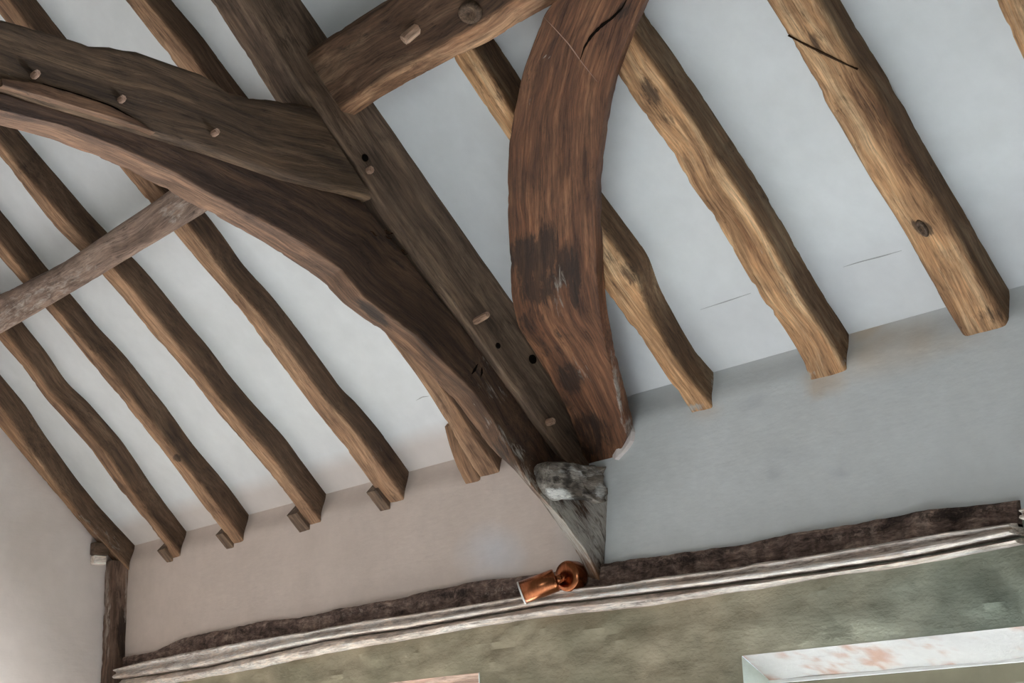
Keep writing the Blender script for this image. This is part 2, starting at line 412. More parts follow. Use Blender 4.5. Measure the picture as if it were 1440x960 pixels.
# upper eaves wall
def up_pt(x, z):
    w = 0.004*nz((x, z, 0), 2.6, 1)+0.0015*nz((x, z, 0), 11, 4)
    return np.array([x, float(wall_y(x, z))+w*min(1, max(0, (float(zc_at(x))-z)*20)), z])
def up_fn(x, t):
    z = 2.045+(float(zc_at(x))+0.03-2.045)*t; return up_pt(x, z)
def up_col(V):
    px = project(V)
    base = np.tile(lin((214, 215, 214)), (len(V), 1)); warm = lin((216, 199, 188))
    f = np.clip((-3.05-V[:, 0])/0.25, 0, 1); c = base*(1-f[:, None])+warm*f[:, None]  # warmer light of the left bay put into the wall colour
    n = np.array([nz(v, 6.0, 8.0)+0.5*nz(v, 14.0, 3.0) for v in V])
    for blobs, tint in (([(1250, 490, 75, 32, -14, .42), (1160, 535, 26, 16, 0, .6), (1215, 465, 30, 14, -20, .6), (1340, 480, 40, 14, -14, .3), (990, 580, 22, 10, -10, .5), (1150, 545, 14, 14, 0, .6)], lin((206, 186, 164))),
                        ([(690, 780, 38, 34, 0, .55)], lin((216, 212, 214))),  # pale bluish light reflection painted on the wall
                        ([(1060, 565, 16, 9, -25, .3), (1120, 640, 30, 10, 0, .2), (1180, 665, 12, 8, 0, .35), (1090, 665, 10, 7, 0, .3)], lin((180, 182, 186)))):
        g = np.clip(stain_field(px, blobs)*(1+0.9*n), 0, 1)[:, None]; c = c*(1-g)+tint*g
    return c
us = np.concatenate([np.arange(X_G-0.02, -0.8, 0.02), np.arange(-0.8, X_E+0.1, 0.3)])
tag(grid_obj('wall_eaves', us, np.linspace(0, 1, 36), up_fn, P_WALL, up_col), 'smooth grey plaster wall between wall plate and rafters', None, None, 'structure')
# lower eaves wall with two window recesses
Y_LOW = D-0.022
W1 = (-2.585, -1.15, 0.75, 1.802); W2 = (-4.75, -3.64, 0.8, 1.835)
def in_hole(x, z): return any(w[0] < x < w[1] and w[2] < z < w[3] for w in (W1, W2))
def low_pt(x, z):
    w = 0.008*nz((x, z, 0), 3.2, 11)+0.026*abs(nz((x, z*1.8, 0), 7, 2))+0.014*abs(nz((x*0.7, z*1.6, 0), 17, 4))+0.003*nz((x, z, 0), 30, 6)
    for q in (W1, W2):                              # dies out towards the arrises of the recesses and under the plate
        dx = max(q[0]-x, 0.0, x-q[1]); dz = max(q[2]-z, 0.0, z-q[3]); w *= min(1.0, math.hypot(dx, dz)/0.05)
    w *= min(1.0, max(0.0, (2.0-z)/0.05))
    return np.array([x, Y_LOW-w, z])
def low_col(V):
    n = np.array([1.3*nz(v, 3.0, 5.0)+0.9*nz(v, 9.0, 1.0)+0.4*nz(v, 25.0, 2.0) for v in V])
    a, b, c2 = lin((154, 145, 122)), lin((174, 162, 138)), lin((142, 145, 130))
    f = np.clip(0.45+1.1*n, -0.35, 1.35)[:, None]; g = np.clip((V[:, 0]+2.7)/0.7, 0, 1)[:, None]
    base = a*(1-f)+b*f
    return base*(1-g)+(c2*(1-f)+lin((162, 163, 146))*f)*g
def axis_cuts(lo, hi, st, cuts):
    v = list(np.arange(lo, hi, st)); v = [x for x in v if all(abs(x-c) > st*0.55 for c in cuts)]+list(cuts)+[hi]
    return np.array(sorted(set(v)))
us = np.concatenate([axis_cuts(X_G-0.02, -0.9, 0.02, [w for W in (W1, W2) for w in W[:2]]), np.arange(-0.6, X_E+0.1, 0.3)])
zs = np.concatenate([np.array([0.0, 0.3, 0.6]), axis_cuts(0.7, 2.05, 0.02, [w for W in (W1, W2) for w in W[2:]])])
tag(grid_obj('wall_eaves_lower', us, zs, low_pt, P_LOW, low_col, in_hole), 'rough olive green plaster wall under the moulded plate', None, None, 'structure')

# the two window recesses
def window(name, W, depth, splay, label, sof_mat, sof_px, frame_mat, drop):
    x0, x1, z0, z1 = W; yb = Y_LOW+depth
    e = bpy.data.objects.new(name, None); COL.objects.link(e); base = ((x0+x1)/2, yb, z0); e.location = base; e['_b'] = list(base)
    tag(e, label, None, None, 'structure')
    xa, xb = x0+splay, x1-splay; zb = z1-drop
    def quadgrid(nm, A, B, C, D_, mat, colfn=None, n=110, m=16, rough=0.004):
        A, B, C, D_ = [np.array(p, float) for p in (A, B, C, D_)]; V = []; F = []
        nrm = np.cross(B-A, D_-A); nrm /= np.linalg.norm(nrm)
        for i in range(n+1):
            for j in range(m+1):
                u_, v_ = i/n, j/m; p = A*(1-u_)*(1-v_)+B*u_*(1-v_)+C*u_*v_+D_*(1-u_)*v_
                k = 0 if (j == 0 or i in (0, n)) else 1
                V.append(p+nrm*rough*k*nz(p, 9, 3))
        for i in range(n):
            for j in range(m): F.append((i*(m+1)+j, (i+1)*(m+1)+j, (i+1)*(m+1)+j+1, i*(m+1)+j+1))
        o = link(nm, V, F, mat, e, smooth=True)
        V = np.array(V)
        if colfn: setattr_c(o.data, 'paint', colfn(V))
        else:
            setattr_v(o.data, 'grain', V); setattr_f(o.data, 'stain', [0]*len(V)); setattr_f(o.data, 'lime', [0]*len(V))
        return o
    quadgrid('soffit', (x0, Y_LOW-0.001, z1), (x1, Y_LOW-0.001, z1), (xb, yb, zb), (xa, yb, zb), sof_mat, sof_px)
    quadgrid('reveal', (x0, Y_LOW-0.003, z0), (x0, Y_LOW-0.003, z1), (xa, yb, zb), (xa, yb, z0), P_REV)
    quadgrid('reveal', (x1, Y_LOW-0.003, z0), (x1, Y_LOW-0.003, z1), (xb, yb, zb), (xb, yb, z0), P_REV)
    quadgrid('sill', (x0, Y_LOW-0.003, z0), (x1, Y_LOW-0.003, z0), (xb, yb, z0), (xa, yb, z0), P_REV)
    fw = 0.05
    box_mesh('head_bead', (xa-0.01, yb-0.006, zb-0.007), (xb+0.01, yb+0.03, zb+0.004), M_WHITE, e, 0.002)
    box_mesh('head_rail', (xa, yb, zb-0.005-fw), (xb, yb+0.05, zb-0.005), frame_mat, e)
    box_mesh('sill_rail', (xa, yb, z0), (xb, yb+0.05, z0+fw), frame_mat, e)
    for xx in (xa, (xa+xb)/2-fw/2, xb-fw): box_mesh('stile', (xx, yb+0.004, z0), (xx+fw, yb+0.046, zb-0.012), frame_mat, e)
    xm = (xa+xb)/2
    for a, b in ((xa+fw, xm-fw/2), (xm+fw/2, xb-fw)):
        box_mesh('pane', (a-0.005, yb+0.02, z0+fw-0.005), (b+0.005, yb+0.026, zb-0.012-fw+0.005), M_GLASS, e, 0.001)
        box_mesh('casement_rail', (a+0.002, yb-0.006, zb-0.012-fw-0.045), (b-0.002, yb+0.019, zb-0.012-fw-0.006), frame_mat, e)
    return e
def sof_col(V):
    n = np.array([nz(v, 9.0, 5.0)+0.8*nz(v, 24.0, 1.0)+0.5*nz(v, 55.0, 1.0) for v in V])
    near = np.clip((-2.05-V[:, 0])/0.55, 0, 1)
    f = np.clip((n-0.22+0.42*near)*1.3, 0, 0.7)[:, None]
    return lin((188, 182, 178))*(1-f)+lin((168, 120, 94))*f
window('window_1', W1, 0.11, 0.0, 'deep window recess with flaking white soffit and khaki frame', P_SOF, sof_col, M_FRAME, 0.064)
window('window_2', W2, 0.11, 0.10, 'window recess under a bare reddish wooden lintel', W_LINTEL, None, M_WHITE, 0.03)

# gable wall with its window opening (below the picture), far walls, floor, far slope
def slab_wall(name, axis, c, lo, hi, z1fn, hole, mat, label, thick=0.16):
    """plain wall plate with one opening, built of grid cells"""
    us_ = np.array(sorted(set(list(np.linspace(lo, hi, 41))+[hole[0], hole[1]]))); V = []; F = []
    ts = np.linspace(0, 1, 9)
    zs_ = sorted(set([0.0, hole[2], hole[3]]))
    rows = []
    for a in us_:
        top = z1fn(a); rows.append([0.0, hole[2], hole[3]]+list(np.linspace(hole[3], top, 13))[1:])
    m = len(rows[0])
    for side in (0, 1):
        cc = c+(thick*side)
        for a, rw in zip(us_, rows):
            for z in rw:
                w = 0 if side else 0.003*nz((a, z, c), 3, 2)
                V.append((cc+w, a, z) if axis == 'x' else (a, cc+w, z))
    N = len(us_)*m
    for side in (0, 1):
        for i in range(len(us_)-1):
            for j in range(m-1):
                am = 0.5*(us_[i]+us_[i+1])
                if hole[0] < am < hole[1] and j == 1: continue
                F.append(tuple(side*N+k for k in (i*m+j, (i+1)*m+j, (i+1)*m+j+1, i*m+j+1)))
    for i in range(len(us_)-1):
        am = 0.5*(us_[i]+us_[i+1])
        if hole[0] < am < hole[1]:
            for j in (1, 2): F.append((i*m+j, (i+1)*m+j, N+(i+1)*m+j, N+i*m+j))
    for i, a in enumerate(us_):
        if abs(a-hole[0]) < 1e-6 or abs(a-hole[1]) < 1e-6: F.append((i*m+1, i*m+2, N+i*m+2, N+i*m+1))
    return tag(link(name, V, F, mat, smooth=False), label, None, None, 'structure')
gtop = lambda y: float(ZC_L)+(D-abs(y))*math.tan(TH)+0.0
HG = (-0.3, 0.9, 0.85, 1.95)
slab_wall('wall_gable', 'x', X_G-0.16, -D, D, gtop, HG, P_GABLE, 'pinkish white plastered gable wall beyond the last rafter')
slab_wall('wall_far_gable', 'x', X_E, -D, D, gtop, (-0.15, 0.15, 1.2, 1.5), P_ROOM, 'dull grey plastered far gable wall')
slab_wall('wall_opposite', 'y', -D-0.16, X_G, X_E, lambda x: float(ZC_R), (-1.0, 0.6, 0.8, 2.1), P_ROOM, 'dull grey plastered eaves wall opposite')
def win_frame(name, axis, c, a0, a1, z0, z1, label):
    e = bpy.data.objects.new(name, None); COL.objects.link(e)
    base = (c, (a0+a1)/2, z0) if axis == 'x' else ((a0+a1)/2, c, z0); e.location = base; e['_b'] = list(base); tag(e, label, None, None, 'structure')
    def bx(nm, l0, l1, zz0, zz1, t0, t1, mat):
        lo, hi = ((c+t0, l0, zz0), (c+t1, l1, zz1)) if axis == 'x' else ((l0, c+t0, zz0), (l1, c+t1, zz1)); box_mesh(nm, lo, hi, mat, e, 0.003)
    bx('head_rail', a0, a1, z1-0.05, z1, 0, 0.05, M_FRAME); bx('sill_rail', a0, a1, z0, z0+0.05, 0, 0.05, M_FRAME)
    for k in range(4):
        a = a0+(a1-a0-0.05)*k/3; bx('stile', a, a+0.05, z0+0.05, z1-0.05, 0.003, 0.047, M_FRAME)
        if k < 3: bx('pane', a+0.05, a0+(a1-a0-0.05)*(k+1)/3, z0+0.05, z1-0.05, 0.02, 0.026, M_GLASS)
win_frame('window_3', 'x', X_G-0.10, HG[0], HG[1], HG[2], HG[3], 'three light window in the gable wall')
win_frame('added_window', 'y', -D-0.10, -1.0, 0.6, 0.8, 2.1, 'added three light window, unseen, around the fill light')  # window added to house the fill light, never in view
RZ = float(ZC_R)+D*math.tan(TH)
tag(link('ceiling_far_slope', [(X_G-0.1, -D-0.05, ZC_R-0.05), (X_E+0.1, -D-0.05, ZC_R-0.05), (X_E+0.1, 0.03, RZ), (X_G-0.1, 0.03, RZ)], [(0, 1, 2, 3)], P_ROOM), 'dull grey plastered far slope of the roof', None, None, 'structure')
fl = tag(link('floor', [(X_G-0.2, -D-0.2, 0), (X_E+0.2, -D-0.2, 0), (X_E+0.2, D+0.3, 0), (X_G-0.2, D+0.3, 0)], [(0, 1, 2, 3)], M_FLOOR), 'pale timber floor', None, None, 'structure')

# ---------------------------------------------------------------- common rafters
def wall_clamp(V):
    V = V.copy(); lim = wall_y(V[:, 0], V[:, 2])+0.02; V[:, 1] = np.minimum(V[:, 1], lim); return V
def rafter(label, Lp, Ap, h, zc, mat, group, s1=2.6, seed=0.0, stains=(), limes=(), amp=0.0016, edge=0.004, r=0.005, shade_k=1.0, gable=False):
    L = np.array([on_slope(q, h, zc) for q in Lp]); A = np.array([on_slope(q, h, zc) for q in Ap])
    ss = np.arange(-h*math.tan(TH)-0.02, s1, 0.012)
    xl = smooth_poly(ext(L[:, 1], L[:, 0], ss)[:, None], 8)[:, 0]; xa = smooth_poly(ext(A[:, 1], A[:, 0], ss)[:, None], 8)[:, 0]
    if gable: xl = np.full_like(xl, X_G+0.004)
    xa = np.maximum(xa, xl+0.035)
    st = [[slope_pt(a, s, h, zc), slope_pt(b, s, h, zc), slope_pt(b, s, -0.012, zc), slope_pt(a, s, -0.012, zc)] for a, b, s in zip(xl, xa, ss)]
    o = timber('rafter', st, mat, r=r, step=0.013, amp=amp, edge=edge, seed=seed, stains=stains, limes=limes, clamp=wall_clamp, flank_shade=shade_k)
    o['_xl'] = float(xl[2]); o['_xa'] = float(xa[2])
    return tag(o, label, 'rafter', group)
GR = 'common rafters in the bay with golden oak'
GL = 'common rafters in the bay towards the gable'
R0 = rafter('golden oak rafter standing beyond the one with the big knot', [(1400, 0), (1414, 32), (1437, 81)], [(1480, 0), (1494, 32), (1517, 81)], 0.085, ZC_R, W_RIGHT, GR, seed=1.3)
R1 = rafter('broad waney golden rafter with a black knot and a slanting saw cut',
    [(1073, 0), (1104, 49), (1120, 77), (1140, 110), (1163, 154), (1177, 175), (1197, 211), (1221, 252), (1246, 292), (1266, 325), (1282, 353), (1303, 390), (1323, 425), (1355, 479)],
    [(1152, 0), (1180, 49), (1213, 102), (1250, 162), (1270, 203), (1303, 260), (1327, 300), (1360, 355), (1385, 400), (1424, 464)], 0.082, ZC_R, W_RIGHT, GR, seed=2.1, amp=0.003, r=0.016,
    stains=[(1297, 321, 17, 9, 30, 1.2), (1150, 60, 14, 26, -30, .55), (1330, 395, 30, 14, 60, .4), (1392, 445, 24, 16, -10, .6), (1120, 40, 20, 8, 30, .45)])
R2 = rafter('golden oak rafter with a broad shaded flank, second beyond the curved brace',
    [(876, 118), (901, 154), (925, 187), (953, 227), (966, 256), (990, 288), (1014, 325), (1035, 361), (1048, 385), (1073, 425), (1100, 460), (1117, 487), (1127, 504), (1136, 531)],
    [(897, 61), (921, 93), (937, 118), (962, 154), (986, 191), (1010, 227), (1039, 268), (1063, 309), (1087, 349), (1108, 386), (1132, 429), (1157, 467), (1175, 496), (1189, 517)], 0.09, ZC_R, W_RIGHT, GR, seed=3.7, r=0.007, edge=0.006,
    stains=[(915, 130, 30, 12, 60, .75), (938, 165, 18, 10, 60, .6), (1100, 400, 16, 10, 60, .35)], limes=[(1136, 528, 12, 5, -15, .8), (1186, 510, 6, 8, 0, .6)])
R3 = rafter('crooked gnarled rafter passing behind the curved wind brace',
    [(638, 83), (667, 127), (687, 157), (715, 197), (844, 396), (865, 429), (890, 462), (915, 496), (936, 529), (957, 558), (969, 577)],
    [(668, 75), (700, 122), (722, 160), (860, 345), (890, 383), (907, 432), (930, 475), (957, 521), (977, 545), (999, 568)], 0.095, ZC_R, W_RIGHT, GR, seed=5.2, amp=0.003, edge=0.006,
    stains=[(885, 385, 22, 14, 55, .7), (690, 120, 50, 22, 58, .5), (860, 360, 18, 18, 0, .5)], limes=[(975, 573, 16, 5, -10, .9), (1004, 540, 5, 14, 0, .7)])
L6 = rafter('brown rafter hidden in part behind the great arch brace',
    [(175, 0), (240, 83), (553, 485), (580, 520), (607, 560), (627, 593), (642, 620), (673, 672)],
    [(203, 0), (233, 37), (260, 67), (283, 100), (630, 557), (647, 583), (670, 620), (700, 660), (720, 687)], 0.08, ZC_L, W_LEFT, GL, seed=6.4, stains=[(700, 680, 20, 10, 30, .4)])
L5 = rafter('brown rafter next to the arch brace with weathered pale patch at its foot',
    [(166, 233), (213, 290), (247, 330), (283, 373), (317, 410), (353, 457), (383, 497), (410, 533), (443, 577), (475, 616), (507, 659), (530, 691), (550, 713)],
    [(200, 240), (230, 277), (267, 320), (290, 350), (317, 390), (363, 440), (397, 483), (430, 527), (467, 577), (475, 580), (515, 628), (546, 671), (568, 702)], 0.085, ZC_L, W_LEFT, GL, seed=7.7, stains=[(555, 695, 16, 10, 50, .5)], limes=[(530, 640, 22, 10, 50, .32), (572, 695, 4, 14, 0, .8)])
L4 = rafter('straight brown rafter, second from the arch brace towards the gable',
    [(0, 220), (77, 320), (117, 358), (153, 397), (187, 437), (213, 470), (247, 507), (277, 543), (305, 580), (344, 624), (380, 667), (412, 707), (439, 746)],
    [(20, 228), (43, 255), (100, 320), (170, 390), (207, 433), (233, 467), (270, 510), (300, 550), (332, 588), (376, 635), (412, 683), (439, 719), (457, 740)], 0.093, ZC_L, W_LEFT, GL, seed=8.9, limes=[(457, 725, 5, 16, 0, .8)], stains=[(30, 240, 10, 16, 30, .5)])
L3 = rafter('brown rafter third from the arch brace, knot on its lower edge',
    [(0, 363), (33, 400), (72, 443), (103, 480), (133, 517), (167, 557), (188, 584), (226, 631), (253, 667), (285, 711), (317, 750), (334, 774)],
    [(0, 343), (40, 393), (83, 440), (113, 477), (153, 520), (187, 563), (210, 590), (253, 649), (293, 695), (325, 738), (350, 771)], 0.09, ZC_L, W_LEFT, GL, seed=10.1, stains=[(249, 644, 7, 6, 0, .9)], limes=[(352, 755, 4, 14, 0, .7)])
L2 = rafter('slim brown rafter, last but one before the gable',
    [(0, 480), (33, 517), (63, 560), (87, 586), (127, 631), (166, 687), (206, 734), (234, 770), (247, 792)],
    [(7, 470), (40, 510), (73, 557), (103, 584), (150, 639), (190, 699), (226, 746), (259, 788)], 0.09, ZC_L, W_LEFT, GL, seed=11.6, limes=[(264, 770, 5, 18, 0, .7), (256, 783, 5, 5, 0, .9)])
L1 = rafter('last brown rafter running against the gable wall above the corner post',
    [(0, 588), (51, 655), (99, 715), (135, 762), (170, 796), (182, 808)],
    [(12, 588), (40, 631), (87, 695), (119, 734), (170, 788), (186, 806)], 0.095, ZC_L, W_LEFT, GL, seed=12.9, gable=True, limes=[(140, 750, 50, 10, 40, .35)])
# wedge blocks on the plate beside the rafter feet
def foot_block(R, w, h0, h1, ln, mat=W_PRINC, name='foot_block', curve=0.0, zc=ZC_L):
    """a short stub laid along the slope against the far flank of the rafter, its end built into the wall"""
    x1 = R['_xl']+0.012; x0 = R['_xl']-w
    sw = -h1*math.tan(TH)-0.012; st = []
    for f in np.linspace(0, 1, 14):
        s_ = sw+ln*f; hb = h1-curve*f*f
        st.append([slope_pt(x0, s_, hb, zc), slope_pt(x1, s_, hb, zc), slope_pt(x1, s_, min(h0, hb-0.01), zc), slope_pt(x0, s_, min(h0, hb-0.01), zc)])
    st = np.array(st)
    return timber(name, st, mat, r=0.003, step=0.010, amp=0.0015, edge=0.003, seed=x0, parent=R, base=st[0].mean(0), clamp=wall_clamp)
foot_block(L5, 0.045, 0.040, 0.100, 0.125)
foot_block(L4, 0.058, 0.040, 0.106, 0.125)
foot_block(L3, 0.042, 0.045, 0.102, 0.115)
foot_block(L2, 0.040, 0.045, 0.100, 0.110)
foot_block(L6, 0.062, 0.000, 0.092, 0.235, W_LEFT, curve=0.075)
box_mesh('packing_block', (X_G+0.002, 3.022, 2.492), (X_G+0.045, 3.090, 2.545), W_PRINC, L1, 0.004)
tag(box_mesh('packing_block', (X_G+0.002, 3.026, 2.452), (X_G+0.042, 3.082, 2.490), W_MOULD, L1, 0.004), 'whitewashed packing block')

# saw cut and knot details on the broad rafter
def rline(px, h, zc): return [slope_pt(*on_slope(q, h, zc), h, zc) for q in px]
sliver(R1, dense(rline([(1108, 50), (1140, 66), (1175, 83), (1206, 98)], 0.083, ZC_R), 16), -NN, 0.005, M_CUT, lift=0.002, name='saw_cut')
def knot(parent, q, n, p0, rad, squash, mat=W_PRINC, ang=0.0):
    c = hit(q, n, p0); return revolve('knot', [(rad, -0.01), (rad*1.0, 0.001), (rad*0.8, 0.006), (rad*0.55, 0.004), (rad*0.3, -0.001), (rad*0.08, -0.003)], c, -np.asarray(n), mat, parent, 22, True, squash)
knot(R1, (1297, 321), NN, slope_pt(0, 0, 0.082, ZC_R), 0.02, (0.6, 1.2))

# ---------------------------------------------------------------- the truss
def zc_mid(): return 0.5*(ZC_L+ZC_R)
ZM = zc_mid()
hs = lambda s: np.interp(s, [-0.2, 0.8, 1.3, 1.6, 2.6], [0.195, 0.19, 0.185, 0.155, 0.15])
st = []
for s in np.arange(-0.22, 3.0, 0.014):
    h = float(hs(s)); xb = X_T-0.125+0.006*nz((s, 0, 0), 2.0, 4)
    st.append([slope_pt(xb, s, h, ZM), slope_pt(X_T, s, h, ZM), slope_pt(X_T+0.004*nz((s, 1, 0), 2, 3), s, -0.03, ZM), slope_pt(xb, s, -0.03, ZM)])
PR = timber('principal_rafter', st, W_PRINC, r=0.007, step=0.013, amp=0.0025, edge=0.006, seed=14.2, clamp=wall_clamp,
            stains=[(410, 60, 25, 18, 40, .6), (400, 30, 30, 10, 60, .5)])
tag(PR, 'dark oak principal rafter of the truss, rising from the wall foot', 'rafter')
def on_face(q, x=X_T): return on_x(q, x)
peg(PR, on_face((668, 452)), EX+0.12*UU, 0.062, 0.010, n=6)
peg(PR, on_face((518, 240)), EX, 0.016, 0.011)
peg(PR, on_face((770, 594)), EX, 0.026, 0.011)
for q, r_ in (((700, 486), 0.009), ((513, 222), 0.011), ((749, 505), 0.014)):
    c = on_face(q); revolve('peg_hole', [(r_, -0.02), (r_, 0.0025), (r_*0.5, 0.0028)], c, EX, M_GAP, PR, 12, False)

# collar beam: level timber joining the principals
ctop = [(0, 25), (67, 43), (127, 62), (150, 63), (187, 68), (243, 88), (287, 103), (320, 127), (350, 135), (393, 140), (430, 145)]
cbot = [(0, 120), (60, 141), (100, 153), (213, 188), (300, 215), (400, 249), (480, 268), (520, 277)]
XC = X_T+0.004
T = np.array([on_x(q, XC) for q in ctop]); B = np.array([on_x(q, XC) for q in cbot])
def under_z(y, h): return ZM+(D-y)*math.tan(TH)-h/math.cos(TH)
def under_y(z, h): return D-(z+h/math.cos(TH)-ZM)/math.tan(TH)
st = []
for t_ in np.linspace(0, 1, 230):
    yt = -2.0+(T[-1, 1]+0.02+2.0)*t_; yb = -2.0+(B[-1, 1]+0.01+2.0)*t_
    zt = float(np.interp(yt, T[:, 1], T[:, 2])); zb = float(np.interp(yb, B[:, 1], B[:, 2]))
    st.append([(XC-0.13, yb, zb), (XC, yb, zb), (XC, yt, zt), (XC-0.13, yt, zt)])
CO = timber('collar_beam', st, W_COLLAR, r=0.014, step=0.012, amp=0.002, edge=0.006, seed=16.5, flank_shade=0.55, base=st[-1][0],
            stains=[(420, 220, 60, 22, 40, .35), (120, 100, 60, 18, 18, .3)])
tag(CO, 'heavy level oak collar beam with a bark-edged top and three pegs', 'beam')
for q, l_ in (((47, 107), 0.022), ((169, 141), 0.018), ((300, 188), 0.02)): peg(CO, on_x(q, XC), EX, l_, 0.009)
# split splinter along the collar's lower edge
sp = np.array([on_x(q, XC+0.002) for q in [(0, 112), (50, 118), (100, 132), (150, 150), (190, 170), (214, 187)]])
sb = np.array([on_x(q, XC+0.002) for q in [(0, 123), (50, 137), (100, 152), (150, 167), (190, 180), (214, 189)]])
sp, sb = dense(sp, 40), dense(sb, 40)
st = [[b-EX*0.01, b+EX*0.016, a+EX*0.010, a-EX*0.01] for a, b in zip(sp, sb)]
timber('split_ledge', st, W_ARCH, r=0.003, step=0.006, amp=0.0015, edge=0.002, seed=3.0, parent=CO, base=st[-1][0])
sliver(CO, dense([on_x(q, XC) for q in [(60, 118), (110, 134), (160, 152), (185, 166), (214, 186)]], 24), EX, 0.008, lift=0.002)

# great arch brace under the collar and the principal
ar = [(0, 155), (83, 175), (167, 207), (250, 245), (300, 275), (400, 327), (433, 347), (480, 380), (510, 417), (550, 447), (587, 473), (627, 513), (667, 553), (693, 590), (720, 640), (750, 687), (793, 733), (827, 780), (846, 822)]
ou = [(0, 170), (83, 197), (167, 230), (250, 277), (300, 300), (367, 340), (400, 365), (443, 393), (483, 423), (533, 460), (560, 487), (600, 527), (640, 567), (660, 597), (693, 627), (723, 660), (760, 703), (793, 750), (817, 787), (831, 825)]
XA = -3.145
def xa_of(q): return float(np.interp(q[1], [560, 640, 700, 780, 820], [XA, XA+0.025, XA+0.07, XA+0.08, XA+0.068]))
def tt_of(q): return float(np.interp(q[1], [0, 520, 600, 660, 830], [0.095, 0.095, 0.085, 0.075, 0.05]))
Apts = np.array([on_x(q, xa_of(q)) for q in ar]); Opts = np.array([on_x(q, xa_of(q)-tt_of(q)) for q in ou])
A0 = np.array([XA, 0.85, Apts[0, 2]+0.012]); O0 = np.array([XA-0.095, 0.85, Apts[0, 2]+0.012])
Apts = np.vstack([A0, Apts]); Opts = np.vstack([O0, Opts])
ymax = D-0.03
n_st = 260
arc = np.linspace(0, 1, n_st)
Ad = dense(Apts, n_st)
# matching back edge and upper edge
Ao = Opts[np.argsort(Opts[:, 1])]
top_poly = np.array([[0.85, B[0, 2]-0.004], [1.3, B[0, 2]-0.006], [B[-1, 1]-0.01, B[-1, 2]-0.004], [2.75, under_z(2.75, 0.193)], [D-0.01, under_z(D-0.01, 0.193)]])
k_b = int(np.argmin(abs(Ad[:, 1]-2.22)))
def split(p, i0, n1, n2): return np.vstack([dense(p[:i0+1], n1), dense(p[i0:], n2+1)[1:]])
Td = split(top_poly, 2, k_b, n_st-k_b)
st = []
for i in range(n_st):
    a = Ad[i]; y = a[1]
    zo = float(np.interp(y, Ao[:, 1], Ao[:, 2])); xo = float(np.interp(y, Ao[:, 1], Ao[:, 0]))
    wz = float(np.interp(a[2], [2.3, 2.55], [1.0, 0.35])); o_ = np.array([xo, y, wz*zo+(1-wz)*a[2]])
    xf = a[0]
    xt_ = float(np.interp(Td[i, 0], [3.06, 3.17], [XA+0.004, -3.048]))
    t_ = np.array([xt_, Td[i, 0], Td[i, 1]])
    if t_[2] < a[2]+0.012: t_[2] = a[2]+0.012
    st.append([o_, a, t_, np.array([xo, Td[i, 0], t_[2]])])
AB = timber('arch_brace', st, W_ARCH, r=0.005, step=0.012, amp=0.002, edge=0.005, seed=18.3, flank_shade=0.9, clamp=wall_clamp, base=st[-1][1], size=(0.09, 0.24),
            stains=[(525, 440, 34, 9, 40, .9), (545, 340, 55, 10, 25, .5), (560, 370, 50, 8, 28, .45), (712, 640, 10, 40, -30, .7), (330, 270, 120, 14, 30, .35), (735, 690, 10, 16, -35, .5), (790, 740, 30, 8, 50, .6)],
            limes=[(845, 735, 30, 60, 0, .85), (800, 740, 70, 30, 55, .8), (740, 670, 30, 10, 50, .6), (715, 620, 60, 8, 48, .45), (835, 760, 30, 40, 0, .75), (690, 530, 16, 40, -20, .3)])
tag(AB, 'great curved oak arch brace springing from the wall plate, foot weathered grey', 'brace')
sliver(AB, dense([on_x(q, XA) for q in [(678, 500), (679, 515), (676, 528), (675, 538)]], 10), EX, 0.010, lift=0.003)
sliver(AB, dense([on_x(q, XA) for q in [(671, 512), (667, 520), (663, 526)]], 8), EX, 0.007, lift=0.003)

rng = random.Random(7)
for _ in range(11):                                # torn tool marks on the brace's face
    x_, y_ = rng.uniform(520, 590), rng.uniform(322, 398); l_ = rng.uniform(8, 20); a_ = math.radians(rng.uniform(12, 34))
    if y_-300 > (x_-515)*1.15 + 45 or y_-300 < (x_-533)*1.25+8: continue
    sliver(AB, dense([on_x((x_+l_*t*math.cos(a_), y_+l_*t*math.sin(a_)+1.5*math.sin(6*t)), XA) for t in (-.5, -.2, .2, .5)], 8), EX, rng.uniform(.004, .008), M_CUT, lift=0.0035)

# weathered bolster block lodged at the truss foot
out = [(765, 655), (771, 648), (790, 650), (807, 652), (832, 654), (855, 657), (863, 667), (865, 680), (864, 694), (858, 706), (842, 708), (830, 702), (815, 699), (800, 700), (790, 703), (782, 700), (773, 690), (765, 673)]
XB = -3.055
O3 = dense(np.array([on_x(q, XB) for q in out+out[:1]]), 72)[:-1]; O3[:, 1] = np.minimum(O3[:, 1], D-0.012)
cen = O3.mean(0); V = []; F = []; K = len(O3)
lay = [(-0.045, 1.0), (-0.03, 1.0), (-0.012, 1.0), (0.0, 0.98), (0.006, 0.93), (0.008, 0.84), (0.009, 0.72), (0.009, 0.6), (0.009, 0.48), (0.009, 0.36), (0.009, 0.24), (0.009, 0.12), (0.009, 0.03)]
for dx, sc in lay:
    for p in O3:
        q = cen+(p-cen)*sc+EX*dx
        d = 0.010*nz(q, 16, 2)+0.008*nz(q, 38, 5)+0.005*nz(q, 80, 9)
        if dx > -0.05: q = q+EX*d*1.3+(p-cen)/np.linalg.norm(p-cen)*d*0.5
        V.append(q)
for i in range(len(lay)-1):
    for k in range(K): F.append((i*K+k, i*K+(k+1) % K, (i+1)*K+(k+1) % K, (i+1)*K+k))
F.append(tuple(range(K-1, -1, -1))); F.append(tuple((len(lay)-1)*K+k for k in range(K)))
V = np.array(V); V[:, 1] = np.minimum(V[:, 1], D-0.004)
BB = link('bolster_block', V, F, W_FOOT, base=O3[int(np.argmin(O3[:, 2]))], smooth=True)
